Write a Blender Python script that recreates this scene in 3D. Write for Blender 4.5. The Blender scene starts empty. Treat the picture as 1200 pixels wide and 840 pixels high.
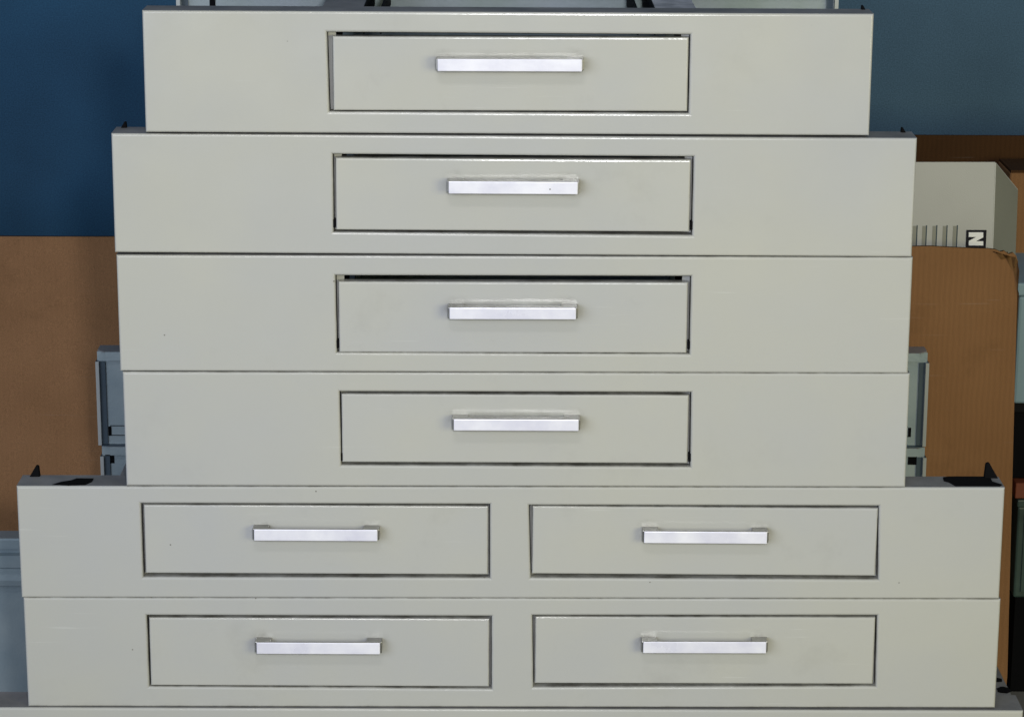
import bpy, bmesh, math, random
from mathutils import Vector, Matrix
random.seed(7)
sc = bpy.context.scene
COL = sc.collection

# ------------------------------------------------------------------ camera
F_PX, PITCH, YAW, ROLL = 3131.7, math.radians(14.7485), math.radians(0.28406), math.radians(0.25186)
CAM = Vector((-0.00758, -2.9, 1.18301))
fw = Vector((math.sin(YAW)*math.cos(PITCH), math.cos(YAW)*math.cos(PITCH), -math.sin(PITCH)))
rt = Vector((math.cos(YAW), -math.sin(YAW), 0)); up = rt.cross(fw)
R2 = rt*math.cos(ROLL)+up*math.sin(ROLL); U2 = -rt*math.sin(ROLL)+up*math.cos(ROLL)
cd = bpy.data.cameras.new('camera'); cam = bpy.data.objects.new('camera', cd); COL.objects.link(cam)
cam.matrix_world = Matrix(((R2.x, U2.x, -fw.x, CAM.x), (R2.y, U2.y, -fw.y, CAM.y), (R2.z, U2.z, -fw.z, CAM.z), (0, 0, 0, 1)))
cd.sensor_width = 36; cd.sensor_fit = 'HORIZONTAL'; cd.lens = F_PX/1200*36
cd.clip_start = 0.1; cd.clip_end = 100
sc.camera = cam
def at(x, y, Y):
    """survey point of the photograph -> world point on the upright plane at depth Y"""
    d = fw + R2*((x-600)/F_PX) - U2*((y-420)/F_PX)
    return CAM + d*((Y-CAM.y)/d.y)

# ------------------------------------------------------------------ materials
def mat(name, col, rough=0.5, metal=0.0, spec=0.5, var=0.06, vscale=3.0, bump=0.0, bscale=300, specks=0.0,
        grain=0.0, tint=None, stretch=None, smudge=0.0, crease_dark=0.0, wave=0.0, scratch=0.0):
    m = bpy.data.materials.new(name); m.use_nodes = True
    nt = m.node_tree; N = nt.nodes; L = nt.links
    b = N['Principled BSDF']
    b.inputs['Roughness'].default_value = rough; b.inputs['Metallic'].default_value = metal
    b.inputs['Specular IOR Level'].default_value = spec
    tc = N.new('ShaderNodeTexCoord'); mp = N.new('ShaderNodeMapping')
    oi = N.new('ShaderNodeObjectInfo')
    cb = N.new('ShaderNodeVectorMath'); cb.operation = 'ADD'
    sc_ = N.new('ShaderNodeVectorMath'); sc_.operation = 'SCALE'; sc_.inputs['Scale'].default_value = 1.0
    geo = N.new('ShaderNodeNewGeometry')
    L.new(geo.outputs['Position'], mp.inputs['Vector'])
    if stretch: mp.inputs['Scale'].default_value = stretch
    def noise(scale, detail=4, rgh=0.55):
        n = N.new('ShaderNodeTexNoise'); n.inputs['Scale'].default_value = scale
        n.inputs['Detail'].default_value = detail; n.inputs['Roughness'].default_value = rgh
        L.new(mp.outputs['Vector'], n.inputs['Vector']); return n
    def mix(kind, fac, a, c):
        x = N.new('ShaderNodeMix'); x.data_type = 'RGBA'; x.blend_type = kind
        for sock, v in ((x.inputs[0], fac), (x.inputs[6], a), (x.inputs[7], c)):
            if hasattr(v, 'is_linked'): L.new(v, sock)
            elif isinstance(v, (int, float)): sock.default_value = v
            else: sock.default_value = (*v, 1)
        return x.outputs[2]
    def ramp(src, p0, p1, c0=(0, 0, 0), c1=(1, 1, 1)):
        r = N.new('ShaderNodeValToRGB'); r.color_ramp.elements[0].position = p0; r.color_ramp.elements[1].position = p1
        r.color_ramp.elements[0].color = (*c0, 1); r.color_ramp.elements[1].color = (*c1, 1)
        L.new(src, r.inputs[0]); return r.outputs[0]
    c2 = tint or tuple(min(1, v*(1+var*2)) for v in col)
    c1 = tuple(v*(1-var*2) for v in col) if tint is None else col
    c = mix('MIX', ramp(noise(vscale).outputs['Fac'], 0.3, 0.7), c1, c2)
    if grain:
        g = noise(900, 2); c = mix('OVERLAY', grain, c, ramp(g.outputs['Fac'], 0.3, 0.7))
    if smudge:
        s = noise(9, 6, 0.7); k = ramp(s.outputs['Fac'], 0.56, 0.72)
        c = mix('MULTIPLY', smudge, c, mix('MIX', k, (1, 1, 1), (0.72, 0.71, 0.70)))
    if specks:
        v = N.new('ShaderNodeTexVoronoi'); v.inputs['Scale'].default_value = 42
        L.new(mp.outputs['Vector'], v.inputs['Vector'])
        dist = ramp(v.outputs['Distance'], 0.022, 0.045, (1, 1, 1), (0, 0, 0))
        sep = N.new('ShaderNodeSeparateColor'); L.new(v.outputs['Color'], sep.inputs[0])
        pick = ramp(sep.outputs[0], 1-specks, 1-specks+0.01)
        k = mix('MULTIPLY', 1.0, dist, pick)
        c = mix('MIX', k, c, (0.12, 0.11, 0.09))
    if scratch:
        sm = N.new('ShaderNodeMapping'); sm.inputs['Rotation'].default_value = (0, 0.35, 0); sm.inputs['Scale'].default_value = (9, 9, 260)
        L.new(geo.outputs['Position'], sm.inputs['Vector'])
        sn = N.new('ShaderNodeTexNoise'); sn.inputs['Scale'].default_value = 1.0; sn.inputs['Detail'].default_value = 3; L.new(sm.outputs[0], sn.inputs['Vector'])
        k = mix('MULTIPLY', 1.0, ramp(sn.outputs['Fac'], 0.66, 0.72), ramp(noise(5, 3).outputs['Fac'], 0.50, 0.66))
        fk = N.new('ShaderNodeMath'); fk.operation = 'MULTIPLY'; fk.inputs[1].default_value = scratch; L.new(k, fk.inputs[0])
        c = mix('MIX', fk.outputs[0], c, (0.62, 0.62, 0.60))
    if crease_dark:  # darker in creases and gaps, broken up by noise
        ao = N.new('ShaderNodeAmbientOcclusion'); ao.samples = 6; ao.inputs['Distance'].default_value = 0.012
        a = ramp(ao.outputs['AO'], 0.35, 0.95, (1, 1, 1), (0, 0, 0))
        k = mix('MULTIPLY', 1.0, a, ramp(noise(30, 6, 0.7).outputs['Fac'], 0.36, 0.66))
        fk = N.new('ShaderNodeMath'); fk.operation = 'MULTIPLY'; fk.inputs[1].default_value = crease_dark; L.new(k, fk.inputs[0])
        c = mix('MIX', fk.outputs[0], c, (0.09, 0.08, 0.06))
    L.new(c, b.inputs['Base Color'])
    rr = N.new('ShaderNodeMapRange'); rr.inputs['To Min'].default_value = max(0.02, rough-0.08); rr.inputs['To Max'].default_value = min(1, rough+0.12)
    L.new(noise(14, 5).outputs['Fac'], rr.inputs['Value']); L.new(rr.outputs[0], b.inputs['Roughness'])
    wn = None
    if wave:
        wn = N.new('ShaderNodeBump'); wn.inputs['Strength'].default_value = wave; wn.inputs['Distance'].default_value = 0.004
        L.new(noise(6, 2).outputs['Fac'], wn.inputs['Height']); L.new(wn.outputs[0], b.inputs['Normal'])
    if bump:
        bn = N.new('ShaderNodeBump'); bn.inputs['Strength'].default_value = bump; bn.inputs['Distance'].default_value = 0.0006
        L.new(noise(bscale, 3).outputs['Fac'], bn.inputs['Height'])
        if wn: L.new(wn.outputs[0], bn.inputs['Normal'])
        L.new(bn.outputs[0], b.inputs['Normal']) if 0 else None
        L.new(bn.outputs[0], b.inputs['Normal'])
    return m

M = {}
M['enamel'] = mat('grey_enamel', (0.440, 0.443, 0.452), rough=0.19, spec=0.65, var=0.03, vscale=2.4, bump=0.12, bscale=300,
                  specks=0.10, tint=(0.488, 0.479, 0.424), smudge=0.13, crease_dark=0.8, wave=0.5, scratch=0.35)
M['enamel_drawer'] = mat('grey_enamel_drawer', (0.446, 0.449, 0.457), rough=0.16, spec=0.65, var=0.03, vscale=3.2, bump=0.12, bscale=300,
                  specks=0.10, tint=(0.494, 0.485, 0.434), smudge=0.22, crease_dark=0.8, wave=0.6, scratch=0.45)
M['flange'] = mat('dark_flange_grey', (0.15, 0.15, 0.155), rough=0.5, metal=0.1, var=0.2, vscale=18, tint=(0.27, 0.265, 0.27), bump=0.4)  # darker than the enamel: dim light on flange tops put into the colour
M['galv'] = mat('galvanised_steel', (0.25, 0.32, 0.36), rough=0.4, metal=0.35, tint=(0.36, 0.42, 0.44), vscale=10, bump=0.3)
M['galv_dark'] = mat('galvanised_shadow_side', (0.05, 0.075, 0.10), rough=0.5, metal=0.3, vscale=10)  # darker galvanised copy, shade of the inner walls put into the colour
M['galv_green'] = mat('weathered_galvanised_steel', (0.20, 0.25, 0.24), rough=0.5, metal=0.3, tint=(0.28, 0.32, 0.37), vscale=9, bump=0.3)
M['edge'] = mat('bright_steel_edge', (0.36, 0.38, 0.38), rough=0.4, metal=0.2)
M['alu'] = mat('handle_face_light_tone', (0.72, 0.71, 0.84), rough=0.28, metal=0.08, vscale=28, tint=(0.90, 0.89, 0.97), bump=0.3, bscale=150, smudge=0.25, crease_dark=0.2, specks=0.12)  # near-white colour carries the bright reflection of the metal bar
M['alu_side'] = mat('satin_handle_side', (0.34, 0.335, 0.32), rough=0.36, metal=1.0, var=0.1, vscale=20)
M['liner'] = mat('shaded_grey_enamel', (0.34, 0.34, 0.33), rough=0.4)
M['bracket'] = mat('pale_bracket_steel', (0.42, 0.42, 0.45), rough=0.4, var=0.2, vscale=40)
M['black'] = mat('black_plastic', (0.004, 0.004, 0.005), rough=0.9, spec=0.08)
M['dark'] = mat('near_black', (0.008, 0.008, 0.009), rough=0.8, spec=0.1)  # near-black; shade behind the drawer gaps put into the colour

def card_mat(name, c0, c1, corr=0.10, bs=0.25):
    m = mat(name, c0, rough=0.85, spec=0.15, tint=c1, vscale=3.5, grain=0.22, smudge=0.6, scratch=0.12)
    nt = m.node_tree; N = nt.nodes; L = nt.links; b = N['Principled BSDF']
    geo = N.new('ShaderNodeNewGeometry'); w = N.new('ShaderNodeTexWave'); w.wave_type = 'BANDS'; w.bands_direction = 'X'
    w.inputs['Scale'].default_value = 42; w.inputs['Distortion'].default_value = 2.5; w.inputs['Detail'].default_value = 2
    L.new(geo.outputs['Position'], w.inputs['Vector'])
    bp = N.new('ShaderNodeBump'); bp.inputs['Strength'].default_value = bs; bp.inputs['Distance'].default_value = 0.0008
    L.new(w.outputs['Fac'], bp.inputs['Height']); L.new(bp.outputs[0], b.inputs['Normal'])
    src = b.inputs['Base Color'].links[0].from_socket
    mx = N.new('ShaderNodeMix'); mx.data_type = 'RGBA'; mx.blend_type = 'MULTIPLY'; mx.inputs[0].default_value = corr
    L.new(src, mx.inputs[6]); L.new(w.outputs['Color'], mx.inputs[7]); L.new(mx.outputs[2], b.inputs['Base Color'])
    return m
M['card'] = card_mat('brown_cardboard', (0.215, 0.105, 0.044), (0.285, 0.148, 0.068), 0.07, 0.18)
M['card_plain'] = card_mat('smooth_brown_cardboard', (0.225, 0.115, 0.052), (0.31, 0.165, 0.080), 0.03, 0.05)
M['card_dark'] = card_mat('brown_cardboard_shade', (0.05, 0.022, 0.008), (0.07, 0.032, 0.012))  # cardboard with the shadow inside the carton put into the colour
M['card_torn'] = mat('torn_cardboard', (0.13, 0.068, 0.025), rough=0.9, spec=0.1, tint=(0.27, 0.15, 0.065), vscale=60)
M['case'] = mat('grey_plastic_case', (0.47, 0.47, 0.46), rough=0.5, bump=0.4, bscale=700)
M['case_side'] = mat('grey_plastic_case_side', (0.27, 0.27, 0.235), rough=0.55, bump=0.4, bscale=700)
M['badge'] = mat('badge_black', (0.008, 0.008, 0.014), rough=0.6, spec=0.2)
M['white'] = mat('letter_white', (0.93, 0.93, 0.95), rough=0.4, var=0.01)
M['bin'] = mat('pale_blue_plastic', (0.20, 0.30, 0.36), rough=0.5)
M['orange'] = mat('orange_painted_board', (0.16, 0.035, 0.012), rough=0.6)
M['green'] = mat('dull_green_plastic', (0.028, 0.05, 0.045), rough=0.4, var=0.3, vscale=12)
M['floor'] = mat('concrete_floor', (0.12, 0.12, 0.115), rough=0.8, vscale=4, bump=0.5, bscale=80, tint=(0.18, 0.175, 0.165))
def wall_mat():
    m = bpy.data.materials.new('blue_painted_wall'); m.use_nodes = True
    nt = m.node_tree; N = nt.nodes; L = nt.links; b = N['Principled BSDF']
    b.inputs['Roughness'].default_value = 0.7; b.inputs['Specular IOR Level'].default_value = 0.2
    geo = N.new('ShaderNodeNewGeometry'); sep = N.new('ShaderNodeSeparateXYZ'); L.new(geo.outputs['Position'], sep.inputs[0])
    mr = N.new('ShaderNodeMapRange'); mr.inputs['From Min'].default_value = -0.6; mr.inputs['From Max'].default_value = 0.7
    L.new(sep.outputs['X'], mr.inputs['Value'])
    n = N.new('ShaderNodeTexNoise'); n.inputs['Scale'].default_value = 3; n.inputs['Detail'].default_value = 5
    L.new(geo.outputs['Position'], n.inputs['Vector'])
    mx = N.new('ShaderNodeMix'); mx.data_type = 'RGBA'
    mx.inputs[6].default_value = (0.018, 0.072, 0.142, 1); mx.inputs[7].default_value = (0.062, 0.122, 0.190, 1)  # light gradient put into the colour: lighter and greyer to the right
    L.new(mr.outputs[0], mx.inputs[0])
    n2 = N.new('ShaderNodeTexNoise'); n2.inputs['Scale'].default_value = 450; n2.inputs['Detail'].default_value = 2
    L.new(geo.outputs['Position'], n2.inputs['Vector'])
    m2 = N.new('ShaderNodeMix'); m2.data_type = 'RGBA'; m2.blend_type = 'OVERLAY'; m2.inputs[0].default_value = 0.55
    L.new(mx.outputs[2], m2.inputs[6]); L.new(n.outputs['Fac'], m2.inputs[7])
    m3 = N.new('ShaderNodeMix'); m3.data_type = 'RGBA'; m3.blend_type = 'OVERLAY'; m3.inputs[0].default_value = 0.5
    L.new(m2.outputs[2], m3.inputs[6]); L.new(n2.outputs['Fac'], m3.inputs[7])
    L.new(m3.outputs[2], b.inputs['Base Color'])
    return m
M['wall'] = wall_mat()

# ------------------------------------------------------------------ mesh helpers
def empty(name, loc, rot=(0, 0, 0)):
    o = bpy.data.objects.new(name, None); COL.objects.link(o); o.location = loc; o.rotation_euler = rot
    o.empty_display_size = 0.05; return o
def tag(o, label=None, cat=None, group=None, kind=None):
    for k, v in (('label', label), ('category', cat), ('group', group), ('kind', kind)):
        if v: o[k] = v
    return o
def link(name, bm, mats, parent=None, smooth=False):
    bmesh.ops.recalc_face_normals(bm, faces=bm.faces)
    me = bpy.data.meshes.new(name); bm.to_mesh(me); bm.free()
    for m in (mats if isinstance(mats, (list, tuple)) else [mats]): me.materials.append(m)
    if smooth:
        for p in me.polygons: p.use_smooth = True
    o = bpy.data.objects.new(name, me); COL.objects.link(o)
    if parent: o.parent = parent
    return o
def box(bm, x0, x1, y0, y1, z0, z1, mi=0, bev=0.0, seg=2):
    v = [bm.verts.new((x, y, z)) for x in (x0, x1) for y in (y0, y1) for z in (z0, z1)]
    fs = [bm.faces.new([v[i] for i in q]) for q in ((0, 1, 3, 2), (4, 6, 7, 5), (0, 4, 5, 1), (2, 3, 7, 6), (0, 2, 6, 4), (1, 5, 7, 3))]
    for f in fs: f.material_index = mi
    if bev:
        es = list({e for f in fs for e in f.edges})
        r = bmesh.ops.bevel(bm, geom=es, offset=bev, segments=seg, affect='EDGES', profile=0.5, material=mi)
    return v
def ring(bm, pts): return [bm.verts.new(p) for p in pts]
def bridge(bm, a, b, mi=0):
    n = len(a)
    for i in range(n):
        f = bm.faces.new((a[i], a[(i+1) % n], b[(i+1) % n], b[i])); f.material_index = mi
def rectpts(x0, x1, z0, z1, y): return [(x0, y, z0), (x1, y, z0), (x1, y, z1), (x0, y, z1)]
def insetq(q, d):
    """grow (d<0: shrink) an axis-near quad given as BL,BR,TR,TL (x,z)"""
    s = ((-1, -1), (1, -1), (1, 1), (-1, 1))
    return [(p[0]+a*d, p[1]+b*d) for p, (a, b) in zip(q, s)]
def fill(bm, loops, mi=0):
    es = []
    for lp in loops:
        n = len(lp)
        for i in range(n):
            e = bm.edges.get((lp[i], lp[(i+1) % n])) or bm.edges.new((lp[i], lp[(i+1) % n])); es.append(e)
    r = bmesh.ops.triangle_fill(bm, use_beauty=True, use_dissolve=False, edges=es)
    for f in r['geom']:
        if isinstance(f, bmesh.types.BMFace): f.material_index = mi

# front rail: folded steel channel with drawer openings, rounded folds, top flange that may be holed
def front_rail(W, h, openings, parent, flange_d=0.043, holes=(), wavy=False):
    bm = bmesh.new()
    x0, x1, z0, z1 = -W/2, W/2, 0.0, h
    r = 0.0027; seg = 5
    prev = None
    # front rounded folds: rings from the side faces round to the front face
    rings = []
    for k in range(seg+1):
        a = k/seg*math.pi/2
        ins = r*(1-math.cos(a)); y = r*(1-math.sin(a))
        rings.append(ring(bm, rectpts(x0+ins, x1-ins, z0+ins, z1-ins, y)))
    for a, b in zip(rings, rings[1:]): bridge(bm, a, b)
    front = rings[-1]
    loops = [front]
    for q in openings:
        rr = 0.003; prevr = None
        for k in range(seg+1):
            a = k/seg*math.pi/2
            d = rr*(1-math.sin(a)); y = rr*(1-math.cos(a))
            rg = ring(bm, [(p[0], y, p[1]) for p in insetq(q, d)])
            if prevr is None: loops.append(rg)
            else: bridge(bm, prevr, rg)
            prevr = rg
        back = ring(bm, [(p[0], 0.016, p[1]) for p in q]); bridge(bm, prevr, back)
    fill(bm, loops)
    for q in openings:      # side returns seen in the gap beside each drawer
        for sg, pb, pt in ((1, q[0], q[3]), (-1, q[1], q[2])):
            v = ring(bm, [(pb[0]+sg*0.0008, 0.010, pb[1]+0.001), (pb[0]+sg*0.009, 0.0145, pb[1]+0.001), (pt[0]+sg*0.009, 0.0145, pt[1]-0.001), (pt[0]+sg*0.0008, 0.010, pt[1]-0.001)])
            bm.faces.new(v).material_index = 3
    # flanges: front fold start ring -> back ring; top one separately (darkened grey)
    D = flange_d
    o = rings[0]
    b = ring(bm, rectpts(x0, x1, z0, z1, D))
    for i, mi in ((0, 1), (1, 0), (3, 0)):
        j = (i+1) % 4
        f = bm.faces.new((o[i], o[j], b[j], b[i])); f.material_index = mi
    top_outer = [o[3], o[2], b[2], b[3]]
    n = 60 if wavy else 1
    hl = []
    for (cx, cy, rx, ry, jag) in holes:
        pts = []
        for k in range(22):
            a = k/22*2*math.pi
            s = 1+jag*random.uniform(-1, 1)
            pts.append((cx+rx*s*math.copysign(abs(math.cos(a))**0.7, math.cos(a)), cy+ry*s*math.sin(a), z1))
        hl.append(ring(bm, pts))
    fill(bm, [top_outer]+hl, 1)
    # back panel added to keep the gaps dark, with clearances for the trays
    bl = [b]
    for q in openings:
        bl.append(ring(bm, [(p[0], D, p[1]) for p in insetq(q, -0.006)]))
    fill(bm, bl, 2)
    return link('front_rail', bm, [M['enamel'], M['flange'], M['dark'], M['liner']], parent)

def drawer(q, hx0, hx1, hz0, hz1, parent, prot=0.018, depth=0.26, bar_d=0.0045, foot=0.017):
    """q: BL,BR,TR,TL (x,z) of the face; handle bar box"""
    w = ((q[1][0]-q[0][0])+(q[2][0]-q[3][0]))/2; hh = ((q[3][1]-q[0][1])+(q[2][1]-q[1][1]))/2
    cx = sum(p[0] for p in q)/4; cz = sum(p[1] for p in q)/4
    ang = ((q[1][1]-q[0][1])+(q[2][1]-q[3][1]))/2/w
    bm = bmesh.new()
    r = 0.0022; seg = 4; prev = None; Y0 = 0.0006
    for k in range(seg+1):
        a = k/seg*math.pi/2
        ins = r*(1-math.cos(a)); y = Y0+r*(1-math.sin(a))
        rg = ring(bm, rectpts(-w/2+ins, w/2-ins, -hh/2+ins, hh/2-ins, y))
        if prev: bridge(bm, prev, rg)
        else:
            bk = ring(bm, rectpts(-w/2, w/2, -hh/2, hh/2, 0.013)); bridge(bm, bk, rg); bm.faces.new(bk)
        prev = rg
    # gently dished face: a grid so the sheet is not perfectly flat
    nx, nz = 14, 5
    x0, x1, z0, z1 = -w/2+r, w/2-r, -hh/2+r, hh/2-r
    bm.faces.new(prev)
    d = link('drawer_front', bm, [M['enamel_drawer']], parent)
    d.location = (cx, 0, cz); d.rotation_euler = (0, -ang, 0)
    # tray behind the face
    bm = bmesh.new(); tw = w/2-0.010; th = hh/2-0.008; t = 0.0012
    y0, y1 = 0.0135, depth
    box(bm, -tw, tw, y0, y1, -th, -th+t)
    box(bm, -tw, -tw+t, y0, y1, -th+t+0.0001, th-0.022); box(bm, tw-t, tw, y0, y1, -th+t+0.0001, th-0.022)
    box(bm, -tw+t+0.0001, tw-t-0.0001, y1-t, y1-0.0001, -th+t+0.0001, th-0.022)
    link('tray', bm, [M['galv']], d)
    # handle: bar on two feet
    bm = bmesh.new()
    a0, a1, b0, b1 = hx0-cx, hx1-cx, hz0-cz, hz1-cz
    Yb = Y0-prot
    box(bm, a0+0.0006, a1-0.0006, Yb, Yb+bar_d, b0, b1, 0, 0.0011, 3)
    for fx0, fx1 in ((a0-0.0012, a0+foot), (a1-foot, a1+0.0012)):
        box(bm, fx0, fx1, Yb+0.0028, Y0+0.0004, b0+0.0008, b1-0.0004, 1, 0.0008, 2)
    bm.normal_update()
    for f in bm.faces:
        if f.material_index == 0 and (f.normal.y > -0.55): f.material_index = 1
    hd = link('handle', bm, [M['alu'], M['alu_side']], d)
    return d

def rear_rail(W, h, Y, parent, x_off=0.0, mats=('galv', 'galv_dark'), slots=(), dep=0.036, name='rear_rail', z0=0.0, web=None):
    """galvanised channel open to the front: web, end flanges, top flange with a down-turned lip, notched corners"""
    bm = bmesh.new(); t = 0.0015; a, b = -W/2+x_off, W/2+x_off; c = 0.014
    wd = web or dep
    box(bm, a+t, b-t, Y+wd-t, Y+wd, z0+t, z0+h-t-0.0001, 0)                             # web
    for s, x in ((-1, a), (1, b)):                                               # end flange + its bright front edge
        xa, xb = (x, x+t) if s < 0 else (x-t, x)
        box(bm, xa, xb, Y+0.001, Y+dep, z0+0.002, z0+h-c, 1)
        ea, eb = (x, x+0.0045) if s < 0 else (x-0.0045, x)
        box(bm, ea, eb, Y, Y+0.001, z0+0.002, z0+h-c, 2)
        ia, ib = (x+0.0046, x+0.0125) if s < 0 else (x-0.0125, x-0.0046)          # dark strip behind the edge, shade put into its colour
        box(bm, ia, ib, Y+wd-t-0.003, Y+wd-t-0.0015, z0+0.002, z0+h-c-0.001, 1)
    zt = z0+h
    for s, x in ((-1, a), (1, b)):
        pass
    # top flange, corners cut at 45 degrees
    for (zz, mi) in ((zt-t, 3),):
        pts = [(a+c, Y), (b-c, Y), (b-c+0.0, Y), (b-0.002, Y+0.012), (b-0.002, Y+dep), (a+0.002, Y+dep), (a+0.002, Y+0.012)]
        pts = [pts[0], pts[1], pts[3], pts[4], pts[5], pts[6]]
        lo = ring(bm, [(p[0], p[1], zz) for p in pts]); hi = ring(bm, [(p[0], p[1], zt) for p in pts])
        bridge(bm, lo, hi, mi)
        f = bm.faces.new(hi); f.material_index = mi
        f = bm.faces.new(lo); f.material_index = mi
    box(bm, a+c, b-c, Y-0.0012, Y, zt-0.012, zt-0.0002, 0)                        # lip
    box(bm, a+0.004, b-0.004, Y+0.001, Y+wd-t-0.0001, z0+0.0002, z0+t, 1)         # bottom flange
    for (x, zc, w, hh) in slots:
        box(bm, x-w/2, x+w/2, Y+wd-t-0.0012, Y+wd-t-0.0002, zc-hh/2, zc+hh/2, 4)
    return link(name, bm, [M[mats[0]], M[mats[1]], M['edge'], M['flange'], M['black']], parent)

# ------------------------------------------------------------------ the stacked drawer units
W1, W2, W3, H = 0.794512, 0.885348, 1.123853, 0.1345356
UNITS = [
 dict(W=W1, x=0.0010, rot=-0.0011, dz=0.0009, depth=0.30, ops=[((383,38),(809,41),(807,133),(386,131))],
      dr=[((389.5,43),(807,44),(805.5,131),(391,129.5))], hn=[(512,683,70,84)], ear=1,
      label='topmost and narrowest grey enamelled drawer unit with the widest bright handle'),
 dict(W=W2, x=0.0083, rot=-0.0025, dz=-0.0002, depth=0.30, ops=[((390,181),(813,184),(811,276),(391,272))],
      dr=[((393.5,185),(809.5,187.5),(808,272),(393.5,269.5))], hn=[(525,678,213.5,227.5)], ear=1,
      label='second drawer unit from the top, its ends overhanging the narrowest unit above'),
 dict(W=W2, x=0.0095, rot=0.0001, dz=-0.0007, depth=0.30, ops=[((393,323),(810,324),(808,415),(395,413))],
      dr=[((396.5,330.2),(806,330.8),(805,414.2),(397.5,412.6))], hn=[(526,676,361,374.5)], ear=0,
      label='single drawer unit whose sunken drawer shows a wide black gap along its top'),
 dict(W=W2, x=0.0120, rot=0.0011, dz=-0.0003, depth=0.30, ops=[((398,459),(810,460),(809,547),(400,545))],
      dr=[((400.5,462),(807,462.5),(806,543.5),(400.5,541))], hn=[(531,679,491.5,505)], ear=0,
      label='lowest of the single drawer units, resting on the wide double drawer unit'),
 dict(W=W3, x=0.0065, rot=0.0014, dz=-0.0001, depth=0.605, ops=[((165,590),(574,591),(574,677),(168,676)), ((620,592),(1030,593),(1029,679),(622,677))],
      dr=[((168.5,591.6),(572.5,592.6),(571.5,673.5),(170.5,671)), ((623,593.6),(1028.3,594.6),(1026.5,675.5),(624.5,671.2))],
      hn=[(297,443,620.5,634), (754,900,623,637)], ear=2,
      label='wide grey double drawer unit with black holes in its exposed grey top flange'),
 dict(W=W3, x=0.0085, rot=0.0011, dz=0.0004, depth=0.605, ops=[((172,721),(576,722),(576,807),(175,804)), ((624,721),(1028,721),(1026,804),(625,805))],
      dr=[((174.8,723.4),(573.5,724.6),(573,804.5),(176.5,802.5)), ((627,722.5),(1026,722.8),(1022.8,801.5),(627,800))],
      hn=[(300,446,753,766.5), (753,899,752,765.5)], ear=0,
      label='wide double drawer unit sandwiched between its twin and the long base unit'),
]
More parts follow.
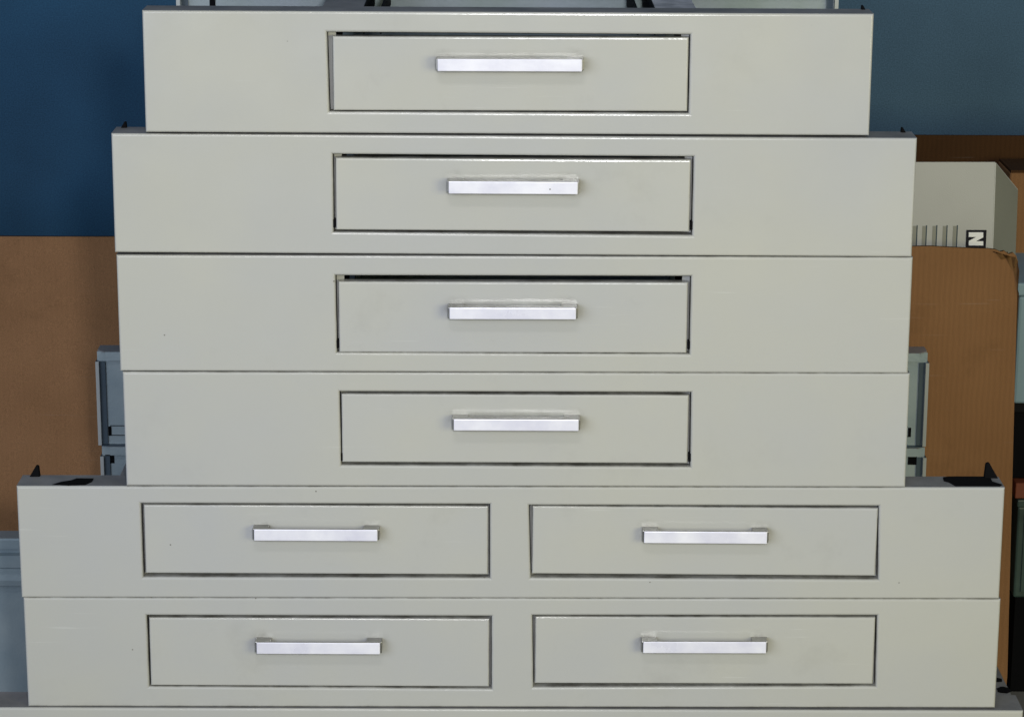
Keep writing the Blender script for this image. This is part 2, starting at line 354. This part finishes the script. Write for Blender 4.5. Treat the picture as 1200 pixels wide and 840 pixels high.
for i, u in enumerate(UNITS):
    zc = H*(5.5-i)+u['dz']; h = H-(0.0010 if i < 3 else 0.0006); rot = u['rot']
    cx, cz = u['x'], zc
    base = Vector((cx + (h/2)*math.sin(rot), 0, cz - (h/2)*math.cos(rot)))
    root = empty('drawer_unit', base, (0, -rot, 0))
    tag(root, u['label'], 'drawer unit', 'grey drawer units stacked in a stepped pile')
    def loc(px, Y=0.0):
        p = at(px[0], px[1], Y)-base
        return (p.x*math.cos(rot)+p.z*math.sin(rot), -p.x*math.sin(rot)+p.z*math.cos(rot))
    ops = []
    for o in u['ops']:
        TL, TR, BR, BL = [loc(p) for p in o]
        ops.append([BL, BR, TR, TL])
    holes = []
    front_rail(u['W'], h, ops, root, holes=holes)
    for (o, d, hn) in zip(ops, u['dr'], u['hn']):
        TL, TR, BR, BL = [loc(p, 0.001) for p in d]
        prot = 0.018 if i >= 4 else 0.0205
        a = loc((hn[0], hn[3]), -prot); b = loc((hn[1], hn[2]), -prot)
        drawer([BL, BR, TR, TL], a[0], b[0], a[1], b[1], root, prot, u['depth']-0.04, 0.0045 if i >= 4 else 0.0125)
        if i in (1, 2, 3):        # small black stops low in the side gaps
            for xx in (o[0][0]+0.0008, o[1][0]-0.0008):
                bm = bmesh.new(); box(bm, xx-0.0014, xx+0.0014, 0.0012, 0.010, o[0][1]+0.005, o[0][1]+0.014, 0)
                link('drawer_stop', bm, [M['black']], root)
    # rear rail and the runners that tie front to rear
    slots = []
    if i == 0:
        for x in (247,): slots.append(((at(x, 4, 0.3).x-base.x), h-0.055, 0.007, 0.09))
        rear_rail(u['W']-0.002, h, u['depth'], root, mats=('galv_green', 'galv_dark'), slots=slots, dep=0.02)
    elif i in (4, 5):
        s = u['W']/2
        for sg in (-1, 1): slots += [(sg*(s-0.0145)+0.001, 0.020, 0.004, 0.013)] + ([(sg*(s-0.011)+0.001, h-0.020, 0.012, 0.012)] if i == 5 else []); slots.append((sg*(s-0.034), 0.0275, 0.036, 0.0008)); slots.append((sg*(s-0.034), 0.014, 0.036, 0.0008))
        rear_rail(u['W']+0.008, h, u['depth'], root, x_off=0.0042, slots=slots, web=0.010)
    else:
        rear_rail(u['W']-0.07, h, u['depth'], root)
    for o in ops:
        for sg, xe in ((-1, o[0][0]), (1, o[1][0])):
            bm = bmesh.new(); y0, y1 = 0.0435, u['depth']-0.002
            xi, xo = xe-sg*0.018, xe+sg*0.006      # web beside the tray, top plate turned outwards
            a, b = sorted((xe+sg*0.002, xe+sg*0.0035)); box(bm, a, b, y0, y1, 0.012, h-0.004, 1)
            a, b = sorted((xe+sg*0.0036, xe+sg*0.030))
            if i == 0: a, b = sorted((xe-sg*0.036, xe+sg*0.010))
            box(bm, a, b, y0, y1, h-0.004, h-0.0025, 0)
            if i == 0:
                a, b = sorted((xe-sg*0.037, xe-sg*0.0355)); box(bm, a, b, y0, y1, h-0.030, h-0.0022, 1)
                a, b = sorted((xe-sg*0.056, xe-sg*0.054)); box(bm, a, b, y0, y1, h-0.030, h-0.0045, 1)
            a, b = sorted((xe+sg*0.0036, xe+sg*0.020)); box(bm, a, b, y0, y1, 0.012, 0.0135, 1)
            link('drawer_runner', bm, [M['bracket'] if (i == 0 and sg > 0) else M['flange'], M['dark']], root)
    if i == 4:
        for pts in ([(61, 567.2), (72, 563.8), (84, 562), (90, 559.8), (110, 560), (108, 564), (100, 567.6), (80, 568.4), (70, 567.6)],
                    [(1105, 560), (1111, 559), (1118, 558.5), (1130, 557.3), (1158, 557.3), (1161, 561), (1163, 565), (1175, 568.6), (1172, 570.6), (1150, 570.4), (1120, 570.5), (1112, 566), (1106, 564.5)]):
            bm = bmesh.new(); top = base.z+h; vs = []
            for (px, py) in pts:
                d = fw + R2*((px-600)/F_PX) - U2*((py-420)/F_PX); tt = (top-CAM.z)/d.z; p = CAM+d*tt
                vs.append((p.x-base.x, max(0.002, min(0.0425, p.y)), h+0.0004))
            A = ring(bm, vs); B = ring(bm, [(v[0], v[1], h+0.0001) for v in vs]); bridge(bm, A, B); fill(bm, [A])
            link('flange_hole', bm, [M['black']], root)
    # upstanding ears punched out of the flange ends
    if u['ear']:
        if i == 0: ears = [(1012, 0.22)]
        elif i == 1: ears = [(145, 0.32), (1059, 0.26)]
        else: ears = [(41, 0.62), (1161, 0.85)]
        for (px, s) in ears:
            X = loc((px, 560 if i == 4 else 12 if i == 0 else 152), 0.036)[0]
            lean = 1 if px < 600 else -1
            bm = bmesh.new(); t = 0.0015
            pts = [(-0.010*s*lean, 0), (0.008*s*lean, 0), (0.0065*s*lean, 0.020*s), (0.003*s*lean, 0.022*s)]
            A = ring(bm, [(X+p[0], 0.036, h+p[1]) for p in pts]); B = ring(bm, [(X+p[0]+0.001*lean, 0.036+0.004, h+p[1]) for p in pts])
            bridge(bm, A, B); bm.faces.new(A); bm.faces.new(B)
            link('ear', bm, [M['black']], root)

# ------------------------------------------------------------------ base unit below (only its top edge is in the picture)
HB = 0.30; zt = at(600, 829.3, 0).z
x_r = at(1198.5, 830, 0).x; x_l = x_r-1.36
root = empty('base_unit', ((x_l+x_r)/2, 0, zt-HB), (0, 0.0007, 0))
tag(root, 'long pale grey base unit under the whole pile, cut by the lower frame', 'drawer unit')
WB = x_r-x_l
bm = bmesh.new(); r = 0.0026; rings = []
for k in range(5):
    a = k/4*math.pi/2; ins = r*(1-math.cos(a)); y = -0.004+r*(1-math.sin(a))
    rings.append(ring(bm, rectpts(-WB/2+ins, WB/2-ins, ins, HB-ins, y)))
for a, b in zip(rings, rings[1:]): bridge(bm, a, b)
bm.faces.new(rings[-1])
bk = ring(bm, rectpts(-WB/2, WB/2, 0, HB, 0.046)); bridge(bm, rings[0], bk)
bm.faces.new(bk).material_index = 2
for f in bm.faces:
    c = f.calc_center_median()
    if c.z > HB-0.0001 and c.y > 0: f.material_index = 1
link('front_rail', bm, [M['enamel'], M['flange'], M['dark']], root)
bm = bmesh.new()     # side flange running back, with punched black holes
box(bm, WB/2-0.075, WB/2-0.003, 0.0465, 0.60, HB-0.0055, HB-0.004, 0)
box(bm, WB/2-0.0045, WB/2-0.003, 0.0465, 0.60, 0.002, HB-0.0056, 1)
for (px, py, rx, ry) in ((1176, 808, 0.009, 0.012), (1169, 796, 0.006, 0.008), (1170, 820, 0.009, 0.006)):
    # position on the flange plane
    d = fw + R2*((px-600)/F_PX) - U2*((py-420)/F_PX); tt = (zt-0.004-CAM.z)/d.z; p = CAM+d*tt
    q = ring(bm, [(p.x-root.location.x+rx*math.cos(k/14*6.283)*random.uniform(.8, 1.15), p.y+ry*math.sin(k/14*6.283)*random.uniform(.8, 1.15), HB-0.0036) for k in range(14)])
    bm.faces.new(q).material_index = 2
link('side_flange', bm, [M['flange'], M['galv_dark'], M['black']], root)
# tall rear rail with stepped folds, seen at the far left
Yr = 0.56; b0 = root.location.z
def zz(y): return at(12, y, Yr).z-b0
bm = bmesh.new(); xa, xb = -WB/2, WB/2-0.12
prof = [(Yr+0.030, zz(631)+0.001), (Yr, zz(631)), (Yr-0.002, zz(633)), (Yr-0.002, zz(643)), (Yr+0.006, zz(645)), (Yr+0.006, zz(649)), (Yr-0.001, zz(651)), (Yr-0.001, zz(665)),
        (Yr+0.003, zz(667)), (Yr+0.003, zz(670)), (Yr-0.001, zz(673)), (Yr-0.0015, zz(680)), (Yr-0.001, zz(686)), (Yr+0.016, zz(689)), (Yr+0.016, zz(695)), (Yr+0.012, 0.002), (Yr+0.030, 0.002)]
A = ring(bm, [(xa, y, z) for y, z in prof]); B = ring(bm, [(xb, y, z) for y, z in prof]); bridge(bm, A, B); 
bm.faces.new(A); bm.faces.new(B)
for f in bm.faces:
    c = f.calc_center_median()
    if c.z > zz(630) and abs(f.calc_area()) > 0.01: f.material_index = 1
link('rear_rail', bm, [M['galv'], M['flange']], root)
floor_z = zt-HB

# ------------------------------------------------------------------ setting
bm = bmesh.new(); bm.faces.new(ring(bm, [(-5, -6, floor_z), (5, -6, floor_z), (5, 1.4, floor_z), (-5, 1.4, floor_z)]))
tag(link('floor', bm, [M['floor']]), kind='structure')
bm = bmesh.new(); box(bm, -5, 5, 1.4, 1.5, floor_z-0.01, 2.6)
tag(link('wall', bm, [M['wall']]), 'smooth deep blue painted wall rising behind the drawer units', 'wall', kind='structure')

# ------------------------------------------------------------------ left cardboard sheet
Yc = 0.95
p = at(60, 280, Yc); zt2 = p.z; xr = at(260, 280, Yc).x; xl = -1.25
root = empty('cardboard_sheet', ((xl+xr)/2, Yc, floor_z), (math.radians(-2.0), 0, 0))
tag(root, 'large plain brown cardboard sheet standing left of the pile before the blue wall', 'cardboard')
bm = bmesh.new(); hgt = (zt2-floor_z)/math.cos(math.radians(2)); w = xr-xl
nx, nz = 30, 14
def cy(u, v): return 0.006*math.sin(u*5+1)+0.004*math.sin(v*4+u*2)
G = [[bm.verts.new((-w/2+w*i/nx, cy(i/nx, j/nz)-0.0, hgt*j/nz)) for j in range(nz+1)] for i in range(nx+1)]
G2 = [[bm.verts.new((-w/2+w*i/nx, cy(i/nx, j/nz)+0.007, hgt*j/nz)) for j in range(nz+1)] for i in range(nx+1)]
for g in (G, G2):
    for i in range(nx):
        for j in range(nz): bm.faces.new((g[i][j], g[i+1][j], g[i+1][j+1], g[i][j+1]))
for i in range(nx):
    for j in (0, nz): bm.faces.new((G[i][j], G[i+1][j], G2[i+1][j], G2[i][j])).material_index = 1
for j in range(nz):
    for i in (0, nx): bm.faces.new((G[i][j], G[i][j+1], G2[i][j+1], G2[i][j])).material_index = 1
link('panel', bm, [M['card_plain'], M['card_dark']], root, smooth=False)

# ------------------------------------------------------------------ right open carton
Yf = 0.68; Yb = 1.12
xR = at(1191, 420, Yf).x; xL = 0.10; zf = at(1100, 289, Yf).z; zb = at(1130, 158, Yb).z
root = empty('open_carton', ((xL+xR)/2, Yf, floor_z)); bx = root.location.x
tag(root, 'tall open brown carton with a torn front corner right of the pile', 'carton')
w2 = (xR-xL)/2; hf = zf-floor_z; hb = zb-floor_z; t = 0.005
def sheet(name, pts2, y0, y1, mats, mi_edge=1):
    bm = bmesh.new(); A = ring(bm, [(p[0], y0, p[1]) for p in pts2]); B = ring(bm, [(p[0], y1, p[1]) for p in pts2])
    bridge(bm, A, B, mi_edge); bm.faces.new(A); bm.faces.new(B).material_index = 1
    return link(name, bm, mats, root)
def lx(px, py, Y=Yf): 
    p = at(px, py, Y); return (p.x-bx, p.z-floor_z)
torn = [lx(1067, 289), lx(1090, 288.5), lx(1115, 290), lx(1140, 291), lx(1158, 291.5), lx(1167, 292.5), lx(1172, 295), lx(1177, 294), lx(1182, 298), lx(1187, 296), lx(1191, 300), lx(1193, 307), lx(1192, 345)]
bxr = at(1180.5, 790, Yf).x-bx
pts = [(-w2, 0), (bxr-0.002, 0), (bxr, lx(1181, 790)[1])] + torn[::-1] + [(-w2, hf)]
sheet('front_panel', pts, 0.0, t, [M['card'], M['card_dark']])
sheet('back_panel', [(-w2, 0), (w2+0.30, 0), (w2+0.30, hb-0.002), (-w2, hb)], Yb-Yf, Yb-Yf+t, [M['card_dark'], M['card_dark']])
bm = bmesh.new(); A = []
# right side, torn low at the front
side = [(0.006, 0), (Yb-Yf-0.001, 0), (Yb-Yf-0.001, hf+0.02), (0.25, hf-0.01), (0.10, hf-0.03), (0.006, lx(1192, 345)[1])]
A = ring(bm, [(w2-0.004, y, z) for y, z in side]); B = ring(bm, [(w2, y, z) for y, z in side])
bridge(bm, A, B, 1); bm.faces.new(A); bm.faces.new(B)
link('side_panel', bm, [M['card'], M['card_dark']], root)
bm = bmesh.new()   # crumpled torn strip
prev = None
tp = [lx(1163, 293.5), lx(1168, 294), lx(1174, 297), lx(1179, 297), lx(1184, 300), lx(1188, 299), lx(1191.5, 304), lx(1192.5, 316)]
tp2 = [lx(1163, 294.5), lx(1168, 297), lx(1173, 304), lx(1179, 303), lx(1184, 312), lx(1188, 318), lx(1191, 330), lx(1192, 348)]
for k, (a, b) in enumerate(zip(tp, tp2)):
    v = (bm.verts.new((a[0], -0.004-0.008*(k % 2), a[1])), bm.verts.new((b[0], -0.0012, b[1])))
    if prev: bm.faces.new((prev[0], prev[1], v[1], v[0]))
    prev = v
link('torn_flap', bm, [M['card_torn']], root)

# lighter carton standing behind at the right edge
Yk = 1.16
root2 = empty('brown_carton', (at(1230, 300, 1.0).x, 1.0, floor_z))
tag(root2, 'light brown carton half hidden behind the torn carton at the right edge', 'carton')
bxx = root2.location.x; xe = at(1181, 260, 1.0).x-bxx; zk = at(1190, 203, 1.0).z-floor_z
bm = bmesh.new(); box(bm, xe, xe+0.34, 0.0, 0.10, 0.001, zk, 0, 0.002, 1); link('carton_body', bm, [M['card']], root2)
bm = bmesh.new(); box(bm, xe+0.001, xe+0.339, 0.001, 0.095, zk+0.0002, zk+0.004, 0); link('flap', bm, [M['card_dark']], root2)

# ------------------------------------------------------------------ grey appliance in the carton
Ya = 0.74
root = empty('grey_appliance', (at(1100, 300, Ya).x, Ya, zf-0.16))
tag(root, 'grey plastic appliance with vent slits and an N badge standing in the open carton', 'appliance')
ax, az = root.location.x, root.location.z
def la(px, py, Y=Ya):
    p = at(px, py, Y); return (p.x-ax, Y-Ya, p.z-az)
bm = bmesh.new()
tl = la(1030, 190); tr = la(1167, 190); zbm = 0.0
sh_t = la(1193, 222, Ya+0.07); 
fv = [bm.verts.new((tl[0], 0, 0)), bm.verts.new((la(1165, 300)[0], 0, 0)), bm.verts.new(tr), bm.verts.new(tl)]
sv = [bm.verts.new((la(1191.5, 300, Ya+0.07)[0], 0.07, 0)), bm.verts.new(sh_t)]
bv = [bm.verts.new((la(1191, 300, Ya+0.07)[0], 0.16, 0)), bm.verts.new((sh_t[0], 0.16, sh_t[2]-0.004)), bm.verts.new((tr[0], 0.10, tr[2]-0.028)), bm.verts.new((tl[0], 0.10, tr[2]-0.028)), bm.verts.new((tl[0], 0.16, 0))]
bm.faces.new(fv)
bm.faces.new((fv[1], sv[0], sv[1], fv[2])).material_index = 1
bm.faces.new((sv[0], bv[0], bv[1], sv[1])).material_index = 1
bm.faces.new((fv[2], sv[1], bv[1], bv[2])); bm.faces.new((fv[3], fv[2], bv[2], bv[3]))
bm.faces.new((bv[3], bv[2], bv[1], bv[0], bv[4])); bm.faces.new((fv[0], fv[3], bv[3], bv[4])); bm.faces.new((fv[0], bv[4], bv[0], sv[0], fv[1]))
es = [e for e in bm.edges if fv[2] in e.verts or (fv[1] in e.verts and fv[2] in e.verts)]
bmesh.ops.bevel(bm, geom=es, offset=0.0012, segments=2, affect='EDGES')
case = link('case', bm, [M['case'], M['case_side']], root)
for px in (1071.5, 1082.5, 1094.5, 1106.5, 1118.5):
    bm = bmesh.new(); a = la(px-0.6, 264); b = la(px+1.4, 300)
    box(bm, b[0]-0.0004, b[0]+0.0012, -0.0006, 0.001, b[2], a[2], 2)      # dark strip for the shade on the slit's right cheek
    box(bm, a[0]-0.0012, b[0]-0.0005, -0.0004, 0.001, b[2], a[2]-0.001, 1)
    link('vent_slit', bm, [M['dark'], M['case_side'], M['galv_dark']], case)
bm = bmesh.new(); a = la(1132.5, 269.5); b = la(1154.5, 300)
box(bm, a[0], b[0], -0.0016, 0.0004, b[2], a[2], 0, 0.0003, 1)
bd = link('badge', bm, [M['badge']], root)
def lb(u, v):   # u 0..1 across, v px down
    p = la(1135+u*17, v); return (p[0], -0.0021, p[2])
bm = bmesh.new()      # letter N lying on its side
Z = [(0, 272), (1, 272), (1, 277.9), (0.50, 282.4), (1, 282.4), (1, 287.4), (0, 287.4), (0, 282.0), (0.52, 277.4), (0, 277.4)]
A = ring(bm, [lb(u, v) for u, v in Z]); B = ring(bm, [(x, -0.0012, z) for x, _, z in (lb(u, v) for u, v in Z)])
bridge(bm, A, B); fill(bm, [A]); link('letter_n', bm, [M['white']], bd)

# ------------------------------------------------------------------ things stacked at the far right edge
Ye = 0.80
def ebox(px0, y0, y1, Y, d=0.22, w=0.30):
    a = at(px0, y0, Y); b = at(px0, y1, Y); return a.x, a.x+w, Y, Y+d, b.z, a.z
x0, x1, y0, y1, z0, z1 = ebox(1192.5, 332, 474, Ye)
root = empty('storage_bin', ((x0+x1)/2, Ye, z0)); cx = (x0+x1)/2
tag(root, 'pale blue grey storage bin at the right edge beside the torn carton', 'storage bin')
bm = bmesh.new(); box(bm, x0-cx+0.004, x1-cx-0.004, 0.004, 0.2, 0, z1-z0-0.02, 0, 0.004, 2); link('bin_body', bm, [M['bin']], root)
bm = bmesh.new(); box(bm, x0-cx, x1-cx, 0, 0.21, z1-z0-0.019, z1-z0, 0, 0.003, 2); link('lid', bm, [M['bin']], root)
x0, x1, y0, y1, zA, zB = ebox(1189, 476, 562, Ye+0.02)  # black block added where only a dark gap shows
zA2 = at(1190, 566, Ye).z
root = empty('dark_gap_block', ((x0+x1)/2, Ye+0.02, zA2+0.0005)); cx = (x0+x1)/2; hh = z0-zA2-0.002
tag(root, 'black crate filling the dark gap under the pale blue bin at the right edge', 'block')
bm = bmesh.new(); box(bm, x0-cx, x1-cx, 0, 0.2, 0, hh-0.016, 0, 0.003, 2); link('gap_block_body', bm, [M['black']], root)
bm = bmesh.new(); box(bm, x0-cx-0.003, x1-cx+0.003, -0.003, 0.203, hh-0.0155, hh-0.001, 0, 0.002, 2); link('rim', bm, [M['dark']], root)
zO = at(1190, 584, Ye).z
x0 = at(1190, 575, Ye).x
bm = bmesh.new(); box(bm, -0.15, 0.15, 0, 0.22, 0, zA2-zO, 0, 0.001, 1)
o = link('orange_board', bm, [M['orange']]); o.location = (x0+0.15, Ye, zO); tag(o, 'dark orange board between the black crate and the green bin', 'board')
x0 = at(1190.5, 640, Ye).x
root = empty('green_bin', (x0+0.15, Ye, floor_z))
tag(root, 'dull green bin under the orange board at the right edge', 'storage bin')
hh = zO-floor_z; zs = at(1190, 700, Ye).z-floor_z
bm = bmesh.new(); box(bm, -0.15, 0.15, 0, 0.2, zs, hh-0.013, 0, 0.003, 2)
for k in range(8): box(bm, -0.14+k*0.036, -0.134+k*0.036, -0.003, 0.0005, zs+0.01, hh-0.02, 0)
link('bin_body', bm, [M['green']], root)
bm = bmesh.new(); box(bm, -0.152, 0.152, -0.004, 0.203, hh-0.0125, hh-0.001, 0, 0.002, 2); link('rim', bm, [M['green']], root)
bm = bmesh.new(); box(bm, -0.146, 0.146, 0.003, 0.197, 0.001, zs-0.0005, 0); link('dark_base', bm, [M['black']], root)

# ------------------------------------------------------------------ light: soft daylight from an opening in front, warm lamp right
w = bpy.data.worlds.new('World'); sc.world = w; w.use_nodes = True
w.node_tree.nodes['Background'].inputs[0].default_value = (0.60, 0.72, 0.90, 1); w.node_tree.nodes['Background'].inputs[1].default_value = 0.22
def area(name, loc, target, sx, sy, power, col):
    l = bpy.data.lights.new(name, 'AREA'); l.shape = 'RECTANGLE'; l.size = sx; l.size_y = sy; l.energy = power; l.color = col
    o = bpy.data.objects.new(name, l); COL.objects.link(o); o.location = loc
    o.rotation_euler = (Vector(target)-Vector(loc)).to_track_quat('-Z', 'Y').to_euler()
    return o
area('door_daylight', (-2.2, -3.6, 1.35), (0, 0, 0.5), 2.8, 1.8, 80, (0.78, 0.86, 1.0))
area('warm_lamp', (2.3, -3.2, 1.0), (0.2, 0, 0.4), 1.6, 1.2, 48, (1.0, 0.93, 0.45))
area('top_highlight_lamp', (-0.25, -2.6, 3.0), (0, 0, 0.5), 0.8, 0.3, 14, (1.0, 0.97, 0.95))  # unseen lamp added for highlights on the folded edges

l = bpy.data.lights.new('flash', 'SPOT'); l.energy = 136; l.spot_size = math.radians(46); l.spot_blend = 1.0; l.shadow_soft_size = 0.07; l.color = (0.985, 0.99, 1.0)
o = bpy.data.objects.new('flash', l); COL.objects.link(o); o.location = (0.16, -2.95, 1.36)
o.rotation_euler = (Vector((0.04, 0, 0.47))-o.location).to_track_quat('-Z', 'Y').to_euler()

sc.view_settings.view_transform = 'Standard'; sc.view_settings.look = 'None'; sc.view_settings.exposure = 0
